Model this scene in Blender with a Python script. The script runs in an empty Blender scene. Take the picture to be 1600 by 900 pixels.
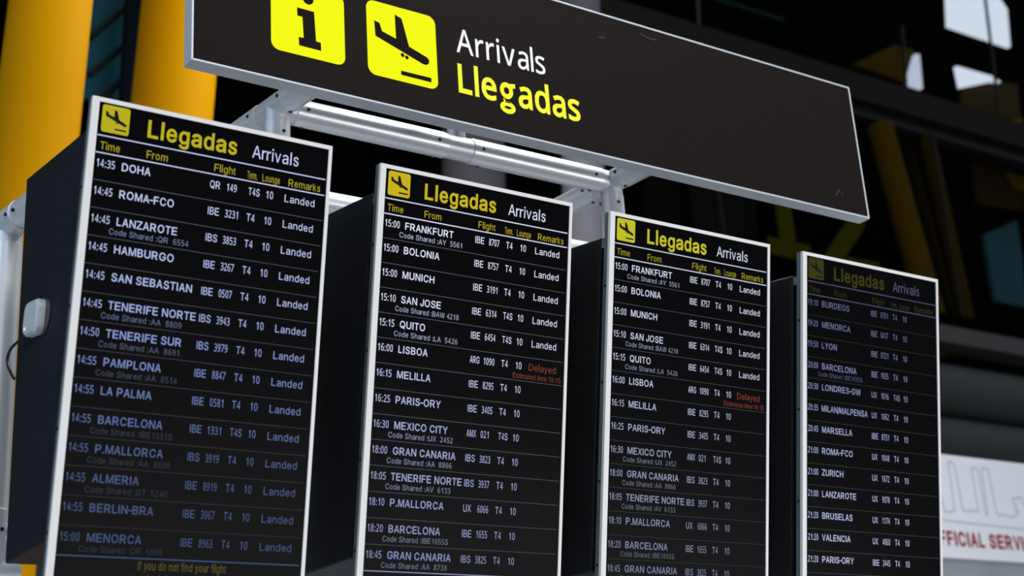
import bpy, bmesh, math, json, random
from mathutils import Vector, Matrix
from mathutils.geometry import delaunay_2d_cdt

SC = bpy.context.scene
COL = SC.collection

# ------------------------------------------------------------------ camera
F_PX = 2314.5                       # focal length in pixels of a 1600 px wide frame
CAM_H = 1.5
U = 0.70                            # width of one display frame in metres
ROT = ((0.83366746, -0.5487618, -0.06212134),     # camera right
       (0.14045625, 0.31946401, -0.93713115),     # camera down
       (0.53410731, 0.77253041, 0.34340378))      # camera forward
CAM = Vector((0, 0, CAM_H))
R0, R1, R2 = (Vector(r) for r in ROT)
cd = bpy.data.cameras.new('camera')
cd.sensor_width = 36.0
cd.lens = F_PX / 1600 * 36.0
cd.clip_end = 200
cd.dof.use_dof = True
cd.dof.focus_distance = 4.75
cd.dof.aperture_fstop = 2.5
cam = bpy.data.objects.new('camera', cd)
COL.objects.link(cam)
M = Matrix.Identity(4)
for i in range(3):
    M[i][0] = R0[i]; M[i][1] = -R1[i]; M[i][2] = -R2[i]; M[i][3] = CAM[i]
cam.matrix_world = M
SC.camera = cam

# ------------------------------------------------------------------ light of the hall
SC.view_settings.view_transform = 'Standard'
SC.view_settings.look = 'None'
SC.view_settings.gamma = 1.0
SC.view_settings.use_curve_mapping = False
SC.view_settings.exposure = 0.0
world = bpy.data.worlds.new('hall_daylight')
SC.world = world
world.use_nodes = True
wn = world.node_tree.nodes; wl = world.node_tree.links
wbg = wn['Background']
wtc = wn.new('ShaderNodeTexCoord'); wsx = wn.new('ShaderNodeSeparateXYZ')
wmr = wn.new('ShaderNodeMapRange'); wmr.inputs['From Min'].default_value = -1; wmr.inputs['From Max'].default_value = 1
wcr = wn.new('ShaderNodeValToRGB')
wl.new(wtc.outputs['Generated'], wsx.inputs[0]); wl.new(wsx.outputs['Z'], wmr.inputs['Value'])
wl.new(wmr.outputs[0], wcr.inputs[0]); wl.new(wcr.outputs[0], wbg.inputs['Color'])
for _p, _c in ((0.47, (0.24, 0.27, 0.32)), (0.62, (0.74, 0.82, 0.92))):
    _e = wcr.color_ramp.elements.new(_p); _e.color = _c + (1,)
wcr.color_ramp.elements[0].position = 0.0; wcr.color_ramp.elements[0].color = (0.24, 0.26, 0.30, 1)
wcr.color_ramp.elements[3].position = 1.0; wcr.color_ramp.elements[3].color = (0.86, 0.94, 1.0, 1)
wbg.inputs['Strength'].default_value = 0.45

def area_light(name, loc, target, sx, sy, power, color):
    d = bpy.data.lights.new(name, 'AREA'); d.shape = 'RECTANGLE'; d.size = sx; d.size_y = sy
    d.energy = power; d.color = color
    o = bpy.data.objects.new(name, d); COL.objects.link(o)
    o.location = loc
    o.rotation_euler = (Vector(target) - Vector(loc)).to_track_quat('-Z', 'Y').to_euler()
    return o

# glazed roof strips above the concourse
area_light('roof_light_front', (1.0, -3.0, 9.0), (2.2, 4.0, 2.5), 9.0, 2.5, 260, (1.0, 0.98, 0.95))
area_light('roof_light_back', (6.0, 4.5, 9.5), (2.5, 4.8, 2.5), 10.0, 1.2, 560, (0.92, 0.97, 1.0))
area_light('low_streak_light', (5.2, -3.5, 0.9), (2.6, 4.2, 3.4), 9.0, 1.0, 330, (0.98, 0.98, 1.0))  # unseen low light strip, added for the streaks on the tubes
area_light('side_glazing', (-7.0, 2.0, 4.5), (1.5, 5.0, 3.0), 5.0, 4.0, 210, (0.55, 0.80, 1.0))

# ---- lettering outlines (polylines, thousandths of an em) ----
GLYPHS = json.loads(
'{"S":{"-":[[337,244,337,188,114,188,114,244]],".":[[95,-4,63,9,50,41,63,73,95,87,128,73,141,41,128,9]],"/":[[235,533,71,-76,14,-76,178,533]],"0":[[203,-7,128,11,76,63,46,145,35,255'
',45,365,73,447,125,498,203,516,278,499,331,447,362,365,372,255,363,145,333,63,281,11],[203,47,251,59,284,98,303,163,309,255,303,346,284,411,251,450,203,463,154,450,122,411,104,346,'
'98,255,104,163,122,99,154,59]],"2":[[34,0,34,52,245,269,276,321,285,376,271,428,232,457,153,457,73,414,40,456,99,494,161,513,230,513,286,495,327,460,344,424,350,370,337,315,280,229'
',113,57,370,57,370,0]],"3":[[172,-7,89,1,32,20,32,80,110,52,189,46,243,56,284,87,297,113,301,158,292,187,273,209,206,233,109,235,109,289,203,293,262,322,285,365,283,410,262,442,224'
',460,139,456,66,420,35,463,123,507,231,513,302,489,346,428,351,378,335,324,298,288,246,265,299,251,344,218,363,180,366,123,346,66,312,29,247,0]],"4":[[259,0,259,116,15,116,15,169,2'
'55,511,319,511,319,172,393,172,393,116,319,116,319,0],[76,172,259,172,262,444]],"5":[[177,-7,103,0,45,20,45,80,143,49,240,56,289,98,300,129,301,179,279,226,244,249,175,259,88,248,5'
'7,268,76,509,331,509,331,452,129,452,118,304,215,312,296,289,349,239,366,179,354,92,317,38,257,4]],"6":[[212,-7,166,-1,125,17,89,48,63,91,39,198,52,338,90,432,143,484,222,512,329,5'
'11,335,456,262,464,192,447,145,410,112,337,102,259,168,309,258,316,299,302,333,278,368,214,371,126,340,51,279,4],[211,46,252,53,284,74,305,111,312,163,305,207,287,241,257,262,213,2'
'69,175,264,138,244,113,214,103,176,111,123,135,82,171,53]],"7":[[96,0,305,452,32,452,32,509,372,509,372,460,165,0]],"8":[[205,-7,133,2,80,29,46,72,35,129,40,170,62,209,140,266,91,3'
'02,62,343,51,394,59,439,109,493,203,515,289,498,322,476,345,446,355,393,346,347,313,304,259,269,344,209,366,172,372,131,361,74,327,31,274,2],[206,294,279,344,293,401,284,429,262,45'
'1,231,462,183,463,127,436,113,379,140,331],[204,42,249,49,283,67,303,95,310,140,281,193,192,240,115,188,100,157,96,120,106,87,129,62]],"9":[[137,-7,73,0,73,53,171,47,247,80,289,144'
',306,249,265,212,224,194,165,191,109,206,67,241,46,279,38,382,62,445,104,490,163,512,233,512,304,477,353,404,370,310,361,183,332,99,286,40,216,3],[195,240,234,245,271,265,296,294,3'
'06,333,298,386,275,426,239,455,198,463,158,456,126,434,105,397,98,345,104,301,122,267,152,246]],":":[[95,-4,63,9,50,41,63,73,95,87,128,73,141,41,128,9],[95,271,63,284,50,316,63,349'
',95,362,128,349,141,316,128,284]],"A":[[16,0,201,509,276,509,463,0,395,0,232,478,245,478,220,393,85,0],[110,142,110,199,370,199,370,142]],"B":[[60,0,60,509,254,508,329,491,381,442,'
'398,366,377,305,315,262,369,242,406,196,418,127,400,67,362,28,301,4],[125,57,272,58,323,74,354,120,342,184,317,211,279,228,125,231],[125,285,252,286,299,302,323,326,334,353,334,388'
',323,417,273,448,125,452]],"C":[[267,-7,177,11,104,63,57,146,40,254,57,362,104,445,177,498,267,516,340,504,402,471,448,418,473,348,408,348,393,389,362,425,327,445,280,455,234,452,1'
'93,438,158,412,131,375,106,300,109,194,137,123,184,76,245,54,315,60,375,96,408,160,473,160,448,91,402,38,341,5]],"D":[[219,0,96,0,96,57,258,60,307,75,346,101,374,138,394,198,399,27'
'0,391,325,361,391,320,428,249,450,93,452,93,509,261,507,339,485,409,430,451,345,461,275,458,199,446,149,417,92,376,48,337,24,291,8],[125,509,125,0,60,0,60,509]],"E":[[60,0,60,509,3'
'72,509,372,452,125,452,125,286,355,286,355,264,355,229,125,229,125,57,375,57,375,0]],"F":[[60,0,60,509,369,509,369,452,125,452,125,278,346,278,346,221,125,221,125,0]],"G":[[269,-7,'
'176,11,104,64,57,146,40,254,57,362,103,445,175,498,265,516,340,504,403,469,449,416,474,349,408,349,369,416,310,450,232,452,174,426,125,364,105,285,112,181,151,105,184,76,235,56,290'
',54,336,67,374,93,396,123,415,202,434,199,283,199,283,256,478,256,471,141,436,69,365,13]],"H":[[60,0,60,509,125,509,125,289,392,289,392,509,457,509,457,0,392,0,392,232,225,232,125,'
'232,125,0]],"J":[[185,-7,111,9,66,43,39,95,33,173,98,173,104,104,142,59,204,51,248,74,271,134,272,509,336,509,330,95,313,55,283,23,232,-1]],"K":[[104,145,104,216,364,509,448,509],['
'60,0,60,509,125,509,125,0],[372,0,188,259,228,309,449,0]],"L":[[60,0,60,509,125,509,125,57,361,57,361,0]],"M":[[60,0,60,509,152,509,280,181,322,49,307,49,342,158,476,509,568,509,56'
'8,0,504,0,509,457,467,322,342,0,286,0,112,457,119,457,120,405,122,0]],"N":[[60,0,60,509,136,509,360,156,414,55,405,54,399,509,463,509,463,0,387,0,171,342,108,452,119,454,125,0]],"O'
'":[[267,-7,177,11,105,63,57,146,40,254,57,362,105,445,177,498,267,516,357,498,429,445,477,362,493,254,477,146,429,63,357,11],[267,53,330,66,383,105,418,168,430,254,418,341,383,404,'
'330,443,267,456,203,443,151,404,116,340,103,254,116,168,151,105,203,66]],"P":[[60,0,60,509,263,507,332,487,366,462,394,420,407,370,406,315,390,265,366,233,322,202,276,189,109,186,1'
'09,242,252,243,308,264,330,288,343,326,343,369,330,407,303,435,268,449,125,452,125,0]],"Q":[[245,159,313,159,468,-48,401,-48],[267,-7,177,11,105,63,57,146,40,254,57,362,105,445,177'
',498,267,516,357,498,429,445,477,362,493,254,477,146,429,63,357,11],[267,53,330,66,383,105,418,168,430,254,418,341,383,404,330,443,267,456,203,443,151,404,116,340,103,254,116,168,1'
'51,105,203,66]],"R":[[60,0,60,509,264,507,342,483,373,457,399,415,409,363,405,309,385,263,359,234,323,213,277,200,96,198,96,255,284,262,327,290,344,338,336,399,298,440,252,451,125,'
'452,125,0],[353,0,230,229,303,229,428,0]],"S":[[224,-9,149,1,91,31,54,77,38,137,104,137,113,104,132,79,201,51,286,60,336,102,345,151,321,190,116,267,78,298,57,337,55,403,87,463,148'
',502,227,516,296,505,351,476,387,433,401,378,337,378,326,412,302,437,257,456,209,458,167,448,132,423,116,387,121,347,164,311,305,266,359,238,398,191,408,139,396,81,360,34,302,2]],"'
'T":[[32,452,32,509,417,509,417,452,257,452,257,0,193,0,193,452]],"U":[[259,-8,203,-2,143,22,106,52,74,101,60,160,60,509,124,509,124,178,133,128,180,72,259,52,331,68,380,120,392,169'
',393,509,457,509,457,160,443,101,411,52,374,22,315,-2]],"V":[[204,0,16,509,84,509,248,31,235,31,256,103,395,509,463,509,278,0]],"W":[[155,0,16,509,82,509,195,40,210,139,306,509,380'
',509,495,40,488,40,507,133,603,509,670,509,530,0,455,0,361,347,339,475,350,475,329,368,230,0]],"X":[[18,0,217,284,217,236,29,509,104,509,243,292,232,292,259,341,374,509,446,509,259'
',239,259,287,456,0,382,0,230,231,244,231,221,189,91,0]],"Y":[[203,0,203,208,16,509,91,509,226,286,250,230,230,230,224,230,255,299,381,509,455,509,268,208,268,0]],"Z":[[42,0,42,46,3'
'06,431,341,476,348,454,40,452,40,509,397,509,397,462,138,87,97,33,90,54,399,57,399,0]],"a":[[160,-9,94,5,52,38,31,90,38,150,63,183,100,203,265,235,275,251,271,288,244,320,196,331,1'
'36,315,100,274,41,291,67,335,111,367,171,383,233,381,296,353,331,298,337,0,277,0,272,52,226,6],[170,45,222,56,257,83,274,121,276,190,139,160,101,136,92,105,102,72,130,52]],"b":[[22'
'9,-8,167,7,118,59,112,59,112,0,53,0,53,509,114,509,114,319,177,375,263,381,304,366,338,340,379,270,389,160,365,74,338,37,304,10],[220,47,267,57,301,88,321,133,328,189,321,245,301,2'
'90,267,319,220,330,174,320,140,291,120,247,113,189,120,132,140,86,174,57]],"c":[[207,-8,137,6,82,46,46,108,34,187,46,268,82,330,137,371,207,384,260,377,305,356,340,322,362,277,303,'
'262,276,306,230,328,189,329,151,315,119,281,99,224,98,160,115,102,151,61,207,46,268,64,304,117,363,102,341,56,306,21,261,-1]],"d":[[195,-8,121,10,86,37,60,74,35,160,46,270,87,340,1'
'21,366,162,381,247,375,311,319,311,509,372,509,372,0,313,0,313,59,307,59,258,7],[205,47,250,57,284,86,305,132,312,189,305,247,284,291,251,320,205,330,157,319,124,290,103,245,96,189'
',103,133,124,88,158,57]],"e":[[212,-8,149,1,90,38,51,96,34,172,42,254,74,320,125,365,193,384,266,374,319,341,357,282,371,207,371,169,75,169,75,221,338,221,310,202,291,282,268,309,2'
'37,326,173,326,120,288,98,234,97,157,110,106,139,70,179,50,224,47,275,64,306,105,365,91,345,51,311,19,266,-1]],"f":[[228,379,228,327,6,327,6,379],[81,0,84,461,104,496,141,521,187,5'
'30,237,523,243,521,227,468,171,470,145,443,142,0]],"g":[[207,-151,112,-130,77,-105,51,-69,101,-41,128,-72,165,-92,218,-97,267,-85,295,-62,307,-38,311,68,267,24,220,6,152,10,95,39,6'
'1,80,39,136,34,206,46,271,80,332,141,375,196,384,242,378,277,357,313,319,313,379,372,379,367,-54,345,-97,308,-127,261,-145],[205,59,251,68,285,95,305,137,312,193,305,248,285,291,25'
'1,320,205,330,158,320,124,290,103,246,96,193,103,138,124,96,158,68]],"h":[[114,227,114,0,53,0,53,509,114,509,114,287,102,287,137,349,187,379,255,382,315,354,345,313,356,264,357,0,2'
'96,0,296,246,287,283,267,310,220,329,161,317,126,283]],"i":[[53,0,53,379,114,379,114,0],[84,443,54,455,41,483,54,512,84,524,114,512,126,483,114,455]],"k":[[110,137,110,212,121,212,'
'284,379,360,379,184,199],[53,0,53,509,114,509,114,0],[294,0,148,186,191,229,372,0]],"l":[[139,-2,80,15,54,65,53,509,114,509,115,81,127,56,170,54,181,3]],"m":[[53,0,53,379,112,379,1'
'08,295,141,355,172,376,207,386,248,383,281,367,313,323,321,295,312,295,347,353,407,383,476,381,532,342,551,305,557,266,557,0,496,0,492,281,467,317,419,330,365,314,338,270,335,0,274'
',0,273,275,248,316,199,330,148,314,117,266,114,0]],"n":[[114,227,114,0,53,0,53,379,112,379,112,287,102,287,137,349,187,379,255,382,315,354,344,313,356,264,357,0,296,0,296,246,287,2'
'83,267,310,220,329,161,317,126,283]],"o":[[207,-8,137,6,82,46,46,108,34,187,46,268,82,330,137,371,207,384,278,371,333,330,369,268,381,187,369,108,333,46,278,6],[207,46,250,54,287,8'
'2,310,126,319,187,310,250,287,294,250,322,207,330,165,322,128,294,106,250,96,187,106,126,128,82,165,54]],"p":[[53,-143,53,379,112,379,112,319,152,360,190,380,241,384,294,371,352,32'
'3,382,257,389,160,370,84,322,22,252,-7,178,1,114,59,114,-143],[220,47,267,57,301,88,321,133,328,189,321,245,301,290,267,319,220,330,174,320,140,291,120,247,113,189,120,132,140,86,1'
'74,57]],"r":[[53,0,53,379,112,379,115,321,135,352,166,375,243,384,243,322,170,319,123,278,114,243,114,0]],"s":[[182,-8,128,-2,84,18,53,50,36,94,94,107,119,64,173,46,225,52,262,81,2'
'67,112,250,139,95,191,66,215,48,255,51,305,81,349,131,377,197,384,239,378,279,358,307,328,324,290,268,277,232,323,171,332,117,304,109,283,112,258,144,232,254,202,292,183,321,150,33'
'1,98,317,54,283,19,233,-2]],"t":[[177,-7,116,6,77,46,66,100,66,333,12,333,12,364,66,388,91,470,128,470,128,382,239,382,239,333,128,333,135,76,170,47,242,52,242,4]],"u":[[182,-5,108'
',15,78,44,62,76,53,127,53,379,114,379,117,114,150,64,200,50,254,65,286,103,296,145,296,379,357,379,357,0,298,0,298,92,307,92,297,67,265,23,231,3]],"v":[[163,0,17,379,84,379,174,129'
',203,21,184,21,207,104,305,379,371,379,226,0]],"w":[[138,0,23,379,87,379,175,41,165,41,178,101,252,379,316,379,402,41,391,41,402,90,480,379,545,379,429,0,368,0,277,338,291,338,199,'
'0]],"y":[[47,-139,61,-86,100,-89,124,-80,163,-1,17,379,84,379,174,129,203,21,184,21,205,95,305,379,371,379,188,-91,164,-120,128,-140]]},"B":{"A":[[0,0,187,482,242,482,428,0,366,0,3'
'08,148,118,148,61,0],[138,202,290,202,214,419]],"L":[[65,0,65,480,126,480,126,54,335,54,335,0]],"a":[[144,-7,90,3,49,34,31,87,37,137,63,175,111,201,265,217,262,268,245,301,207,317,'
'149,314,89,291,71,335,159,364,251,359,298,329,318,288,322,0,279,0,265,51,209,4],[158,41,209,51,247,80,262,119,264,176,154,167,107,142,92,108,99,68,120,49]],"d":[[185,-7,111,12,60,6'
'6,38,157,47,261,88,330,153,364,232,361,301,314,297,510,356,510,356,0,308,0,297,48,247,6],[194,42,243,50,274,74,292,113,298,179,289,250,269,290,244,309,193,318,152,308,122,280,104,2'
'35,98,178,104,121,122,78,152,51]],"e":[[210,-7,140,5,85,40,49,98,37,163,45,245,74,308,122,349,184,366,249,359,298,329,331,280,344,216,345,169,98,169,116,93,165,52,245,45,328,69,328'
',17,274,-1],[99,216,283,216,282,227,274,266,256,296,226,314,185,318,149,308,129,291,109,259]],"i":[[87,420,60,432,52,457,60,483,87,495,114,483,122,457,114,432],[57,0,57,360,116,360'
',116,0]],"l":[[57,0,57,510,116,510,116,0]],"r":[[57,0,57,360,105,360,115,294,147,334,182,358,216,366,267,363,260,308,188,307,134,262,116,201,116,0]],"s":[[148,-7,90,-2,35,16,35,70,'
'110,45,188,45,227,68,231,110,200,140,59,210,38,244,37,293,55,328,103,357,169,367,231,360,284,343,264,296,197,316,133,315,98,297,92,264,119,234,229,186,268,160,288,126,289,75,276,44'
',242,14]],"v":[[136,0,0,360,63,360,169,52,278,360,341,360,204,0]]}}')

# ------------------------------------------------------------------ helpers
def ray(px, py):
    return (R2 + R0 * ((px - 800) / F_PX) + R1 * ((py - 450) / F_PX))
def at(px, py, Y):
    """point of the vertical plane Y (metres from the camera) seen at a pixel of the photograph"""
    r = ray(px, py)
    return CAM + r * (Y / r.y)
def depth(p):
    return (p - CAM).dot(R2)

def srgb(r, g, b):
    f = lambda c: (c / 255 / 12.92) if c <= 10 else ((c / 255 + 0.055) / 1.055) ** 2.4
    return (f(r), f(g), f(b), 1)

MATS = {}
def mat(name, col, rough=0.5, metal=0.0, emit=None, strength=1.0, spec=0.5, noise=0.0, scale=20, bump=0.0, coat=0.0):
    if name in MATS: return MATS[name]
    m = bpy.data.materials.new(name); m.use_nodes = True
    nt = m.node_tree; b = nt.nodes['Principled BSDF']
    b.inputs['Base Color'].default_value = col
    b.inputs['Roughness'].default_value = rough
    b.inputs['Metallic'].default_value = metal
    b.inputs['Specular IOR Level'].default_value = spec
    b.inputs['Coat Weight'].default_value = coat
    if emit:
        b.inputs['Emission Color'].default_value = emit
        b.inputs['Emission Strength'].default_value = strength
    if noise or bump:
        tc = nt.nodes.new('ShaderNodeTexCoord'); nz = nt.nodes.new('ShaderNodeTexNoise')
        nz.inputs['Scale'].default_value = scale; nz.inputs['Detail'].default_value = 5
        nt.links.new(tc.outputs['Object'], nz.inputs['Vector'])
        if noise:
            mx = nt.nodes.new('ShaderNodeMix'); mx.data_type = 'RGBA'; mx.blend_type = 'MIX'
            mx.inputs['A'].default_value = tuple(c * (1 - noise) for c in col[:3]) + (1,)
            mx.inputs['B'].default_value = tuple(min(1, c * (1 + noise)) for c in col[:3]) + (1,)
            nt.links.new(nz.outputs['Fac'], mx.inputs['Factor'])
            nt.links.new(mx.outputs['Result'], b.inputs['Base Color'])
        if bump:
            bp = nt.nodes.new('ShaderNodeBump'); bp.inputs['Strength'].default_value = bump
            bp.inputs['Distance'].default_value = 0.002
            nt.links.new(nz.outputs['Fac'], bp.inputs['Height']); nt.links.new(bp.outputs['Normal'], b.inputs['Normal'])
    MATS[name] = m
    return m

def emis(name, col, strength=1.0):
    """light given off by a screen, a backlit sign or a glowing sky pane; black when switched off"""
    return mat(name, (0.004, 0.004, 0.005, 1), 0.5, emit=col, strength=strength, spec=0.02)

def link(name, me, parent=None):
    o = bpy.data.objects.new(name, me); COL.objects.link(o)
    if parent: o.parent = parent
    return o
def obj(name, bm, materials, parent=None, smooth=False):
    me = bpy.data.meshes.new(name)
    bm.normal_update(); bm.to_mesh(me); bm.free()
    for m in (materials if isinstance(materials, (list, tuple)) else [materials]): me.materials.append(m)
    if smooth:
        me.polygons.foreach_set('use_smooth', [True] * len(me.polygons))
        me.set_sharp_from_angle(angle=math.radians(40))
    return link(name, me, parent)
def tag(o, label=None, cat=None, group=None, kind=None):
    if label: o['label'] = label
    if cat: o['category'] = cat
    if group: o['group'] = group
    if kind: o['kind'] = kind
    return o
def empty(name, loc, rot=(0, 0, 0)):
    o = bpy.data.objects.new(name, None); COL.objects.link(o)
    o.location = loc; o.rotation_euler = rot; o.empty_display_size = 0.1
    return o

def box(bm, x0, x1, y0, y1, z0, z1, mi=0, bevel=0.0):
    r = bmesh.ops.create_cube(bm, size=1.0)
    vs = r['verts']
    for v in vs:
        v.co = Vector((x0 + (v.co.x + .5) * (x1 - x0), y0 + (v.co.y + .5) * (y1 - y0), z0 + (v.co.z + .5) * (z1 - z0)))
    fs = {f for v in vs for f in v.link_faces}
    for f in fs: f.material_index = mi
    if bevel:
        es = list({e for f in fs for e in f.edges})
        bmesh.ops.bevel(bm, geom=es, offset=bevel, segments=2, affect='EDGES', profile=0.7)
    return bm
def prism(bm, pts, d, mi=0):
    """solid with the outline pts (3D, planar), pushed by the vector d"""
    d = Vector(d)
    a = [bm.verts.new(p) for p in pts]; b = [bm.verts.new(Vector(p) + d) for p in pts]
    n = len(pts); fs = [bm.faces.new(a), bm.faces.new(list(reversed(b)))]
    for i in range(n):
        fs.append(bm.faces.new([a[(i + 1) % n], a[i], b[i], b[(i + 1) % n]]))
    for f in fs: f.material_index = mi
    bmesh.ops.recalc_face_normals(bm, faces=fs)
    return bm
def basis(axis):
    a = axis.normalized()
    s = Vector((0, 0, 1)) if abs(a.z) < 0.9 else Vector((1, 0, 0))
    u = a.cross(s).normalized(); return a, u, a.cross(u)
def tube(bm, p, q, r, seg=40, r2=None, cap=True, bev=0.0):
    p = Vector(p); q = Vector(q); a, u, w = basis(q - p); r2 = r if r2 is None else r2
    L = (q - p).length
    st = [(0, r), (L, r2)]
    if bev: st = [(0, r - bev), (bev, r), (L - bev, r2), (L, r2 - bev)]
    rings = []
    for t, rr in st:
        rings.append([bm.verts.new(p + a * t + (u * math.cos(2 * math.pi * k / seg) + w * math.sin(2 * math.pi * k / seg)) * rr) for k in range(seg)])
    fs = []
    for A, B in zip(rings, rings[1:]):
        for k in range(seg):
            fs.append(bm.faces.new([A[k], A[(k + 1) % seg], B[(k + 1) % seg], B[k]]))
    if cap:
        fs.append(bm.faces.new(list(reversed(rings[0])))); fs.append(bm.faces.new(rings[-1]))
    bmesh.ops.recalc_face_normals(bm, faces=fs)
    return bm
def sweep(bm, pts, r, seg=10):
    pts = [Vector(p) for p in pts]; rings = []
    for i, p in enumerate(pts):
        t = (pts[min(i + 1, len(pts) - 1)] - pts[max(i - 1, 0)])
        a, u, w = basis(t)
        if rings:                                       # keep the ring orientation continuous
            u = (pu - a * pu.dot(a)).normalized(); w = a.cross(u)
        pu = u
        rings.append([bm.verts.new(p + (u * math.cos(2 * math.pi * k / seg) + w * math.sin(2 * math.pi * k / seg)) * r) for k in range(seg)])
    for A, B in zip(rings, rings[1:]):
        for k in range(seg): bm.faces.new([A[k], A[(k + 1) % seg], B[(k + 1) % seg], B[k]])
    bm.faces.new(list(reversed(rings[0]))); bm.faces.new(rings[-1])
    return bm
def smooth_path(pts, n=8):
    P = [Vector(p) for p in pts]; out = []
    for i in range(len(P) - 1):
        a = P[max(i - 1, 0)]; b = P[i]; c = P[i + 1]; d = P[min(i + 2, len(P) - 1)]
        for k in range(n):
            t = k / n
            out.append(0.5 * ((2 * b) + (c - a) * t + (2 * a - 5 * b + 4 * c - d) * t * t + (3 * b - a - 3 * c + d) * t ** 3))
    out.append(P[-1]); return out

# ------------------------------------------------------------------ lettering
ADV = dict(zip('0123456789', [556] * 10))
ADV.update({':': 278, ' ': 278, '-': 333, '.': 278, '/': 278})
ADV.update(zip('ABCDEFGHIJKLMNOPQRSTUVWXYZ', [667, 667, 722, 722, 667, 611, 778, 722, 278, 500, 667, 556, 833, 722, 778, 667, 778, 722, 667, 611, 722, 667, 944, 667, 667, 611]))
ADV.update(zip('abcdefghijklmnopqrstuvwxyz', [556, 556, 500, 556, 556, 278, 556, 556, 222, 222, 500, 222, 833, 556, 556, 556, 556, 333, 500, 278, 556, 500, 722, 500, 500, 500]))
CAPH = {'S': 0.509, 'B': 0.480}
PLAIN = {'l': [[(0, 0), (0, 530), (66, 530), (66, 0)]], 'I': [[(0, 0), (0, 509), (66, 509), (66, 0)]], '1': [[(130, 0), (130, 400), (38, 345), (38, 408), (146, 509), (196, 509), (196, 0)]]}
_gc = {}
def ring_contour(cx, cy, rx, ry, rev=False, n=28):
    p = [(cx + rx * math.cos(-2 * math.pi * k / n), cy + ry * math.sin(-2 * math.pi * k / n)) for k in range(n)]
    return p[::-1] if rev else p
def contours(font, ch):
    if font == 'B' and ch == 'g':        # two-storey g of the direction sign
        k = 0.672 / 1000 * 1000
        C = [ring_contour(165, 225, 135, 132), ring_contour(165, 225, 78, 78, True),
             ring_contour(172, -75, 160, 92), ring_contour(172, -75, 100, 42, True),
             [(250, 345), (355, 362), (355, 312), (268, 300)],
             [(95, 130), (60, 60), (75, 15), (130, -5), (260, -10), (240, 42), (140, 48), (118, 75), (140, 110)]]
        return C
    if font == 'S' and ch in PLAIN: return PLAIN[ch]
    return [list(zip(c[0::2], c[1::2])) for c in GLYPHS[font][ch]]
def glyph(font, ch, bold):
    """triangulated glyph: (points, triangles, xmin, xmax) in em of cap height 1"""
    key = (font, ch, bold)
    if key in _gc: return _gc[key]
    cs = []
    for c in contours(font, ch):
        q = [p for i, p in enumerate(c) if p != c[i - 1]]
        if bold:
            n = len(q); r = []
            for i in range(n):
                x0, y0 = q[i - 1]; x1, y1 = q[i]; x2, y2 = q[(i + 1) % n]
                a = Vector((x1 - x0, y1 - y0)).normalized(); b = Vector((x2 - x1, y2 - y1)).normalized()
                na = Vector((-a.y, a.x)); nb = Vector((-b.y, b.x))
                m = na + nb
                if m.length < 1e-3: m = na
                m.normalize(); k = 1 / max(0.5, m.dot(na))
                r.append((x1 + m.x * bold * k, y1 + m.y * bold * k))
            q = r
        cs.append(q)
    h = CAPH[font] * 1000
    verts = []; edges = []
    for c in cs:
        s = len(verts); verts += [Vector((x / h, y / h)) for x, y in c]
        edges += [(s + i, s + (i + 1) % len(c)) for i in range(len(c))]
    vo, eo, fo, *_ = delaunay_2d_cdt(verts, edges, [], 0, 1e-5)
    polys = [[(x / h, y / h) for x, y in c] for c in cs]
    def wind(x, y):
        w = 0
        for c in polys:
            for i in range(len(c)):
                (x0, y0), (x1, y1) = c[i - 1], c[i]
                if (y0 <= y) != (y1 <= y):
                    t = x0 + (y - y0) / (y1 - y0) * (x1 - x0)
                    if t > x: w += 1 if y1 > y0 else -1
        return w
    tris = []
    for f in fo:
        a, b, c = (vo[i] for i in f)
        if wind((a.x + b.x + c.x) / 3, (a.y + b.y + c.y) / 3) != 0: tris.append(tuple(f))
    used = sorted({i for t in tris for i in t}); ix = {i: k for k, i in enumerate(used)}
    pts = [(vo[i].x, vo[i].y) for i in used]; tris = [tuple(ix[i] for i in t) for t in tris]
    xs = [p[0] for p in pts]
    _gc[key] = (pts, tris, min(xs), max(xs)); return _gc[key]

NARROW = set("Iil1:.-/|")
def text(bm, s, x0, z, cap, place, width=None, font='S', bold=0, mi=0, track=1.0, em=None):
    """lettering from x0 along the baseline z with capitals `cap` high; place(x, z) gives the 3D point"""
    em = em or cap / 0.716
    items = []; x = 0.0
    for ch in s:
        if ch == ' ': x += 0.278 * em; continue
        g = glyph(font, ch, bold)
        if font == 'S':
            adv = ADV[ch] / 1000 * em; gw = (g[3] - g[2]) * cap
            sb = 0.035 if ch in 'AVTYWXZvwyx7J' else (0.045 if 15 < bold < 25 else 0.065)
            if 15 < bold < 25: adv *= 1.06 if ch != 'l' else 1.25
            tw = adv - 2 * sb * em
            sx = 1.0 if ch in NARROW else tw / gw
            if ch in 'fr t': sx = min(1.05, (adv - 0.04 * em) / gw)
            off = x + (adv - gw * sx) / 2 - g[2] * cap * sx
            items.append((g, off, sx)); x += adv * track
        else:
            items.append((g, x - g[2] * cap, 1.0)); x += (g[3] - g[2]) * cap + 0.13 * cap * track
    lo = min(o + g[2] * cap * sx for g, o, sx in items); hi = max(o + g[3] * cap * sx for g, o, sx in items)
    k = width / (hi - lo) if width else 1.0
    for (pts, tris, _, _), off, sx in items:
        vs = [bm.verts.new(place(x0 + (off + px * cap * sx - (lo if width else 0)) * k, z + py * cap)) for px, py in pts]
        for t in tris:
            f = bm.faces.new([vs[i] for i in t]); f.material_index = mi
    return bm
def quad(bm, x0, x1, z0, z1, place, mi=0):
    f = bm.faces.new([bm.verts.new(place(x, z)) for x, z in ((x0, z0), (x1, z0), (x1, z1), (x0, z1))]); f.material_index = mi
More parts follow.
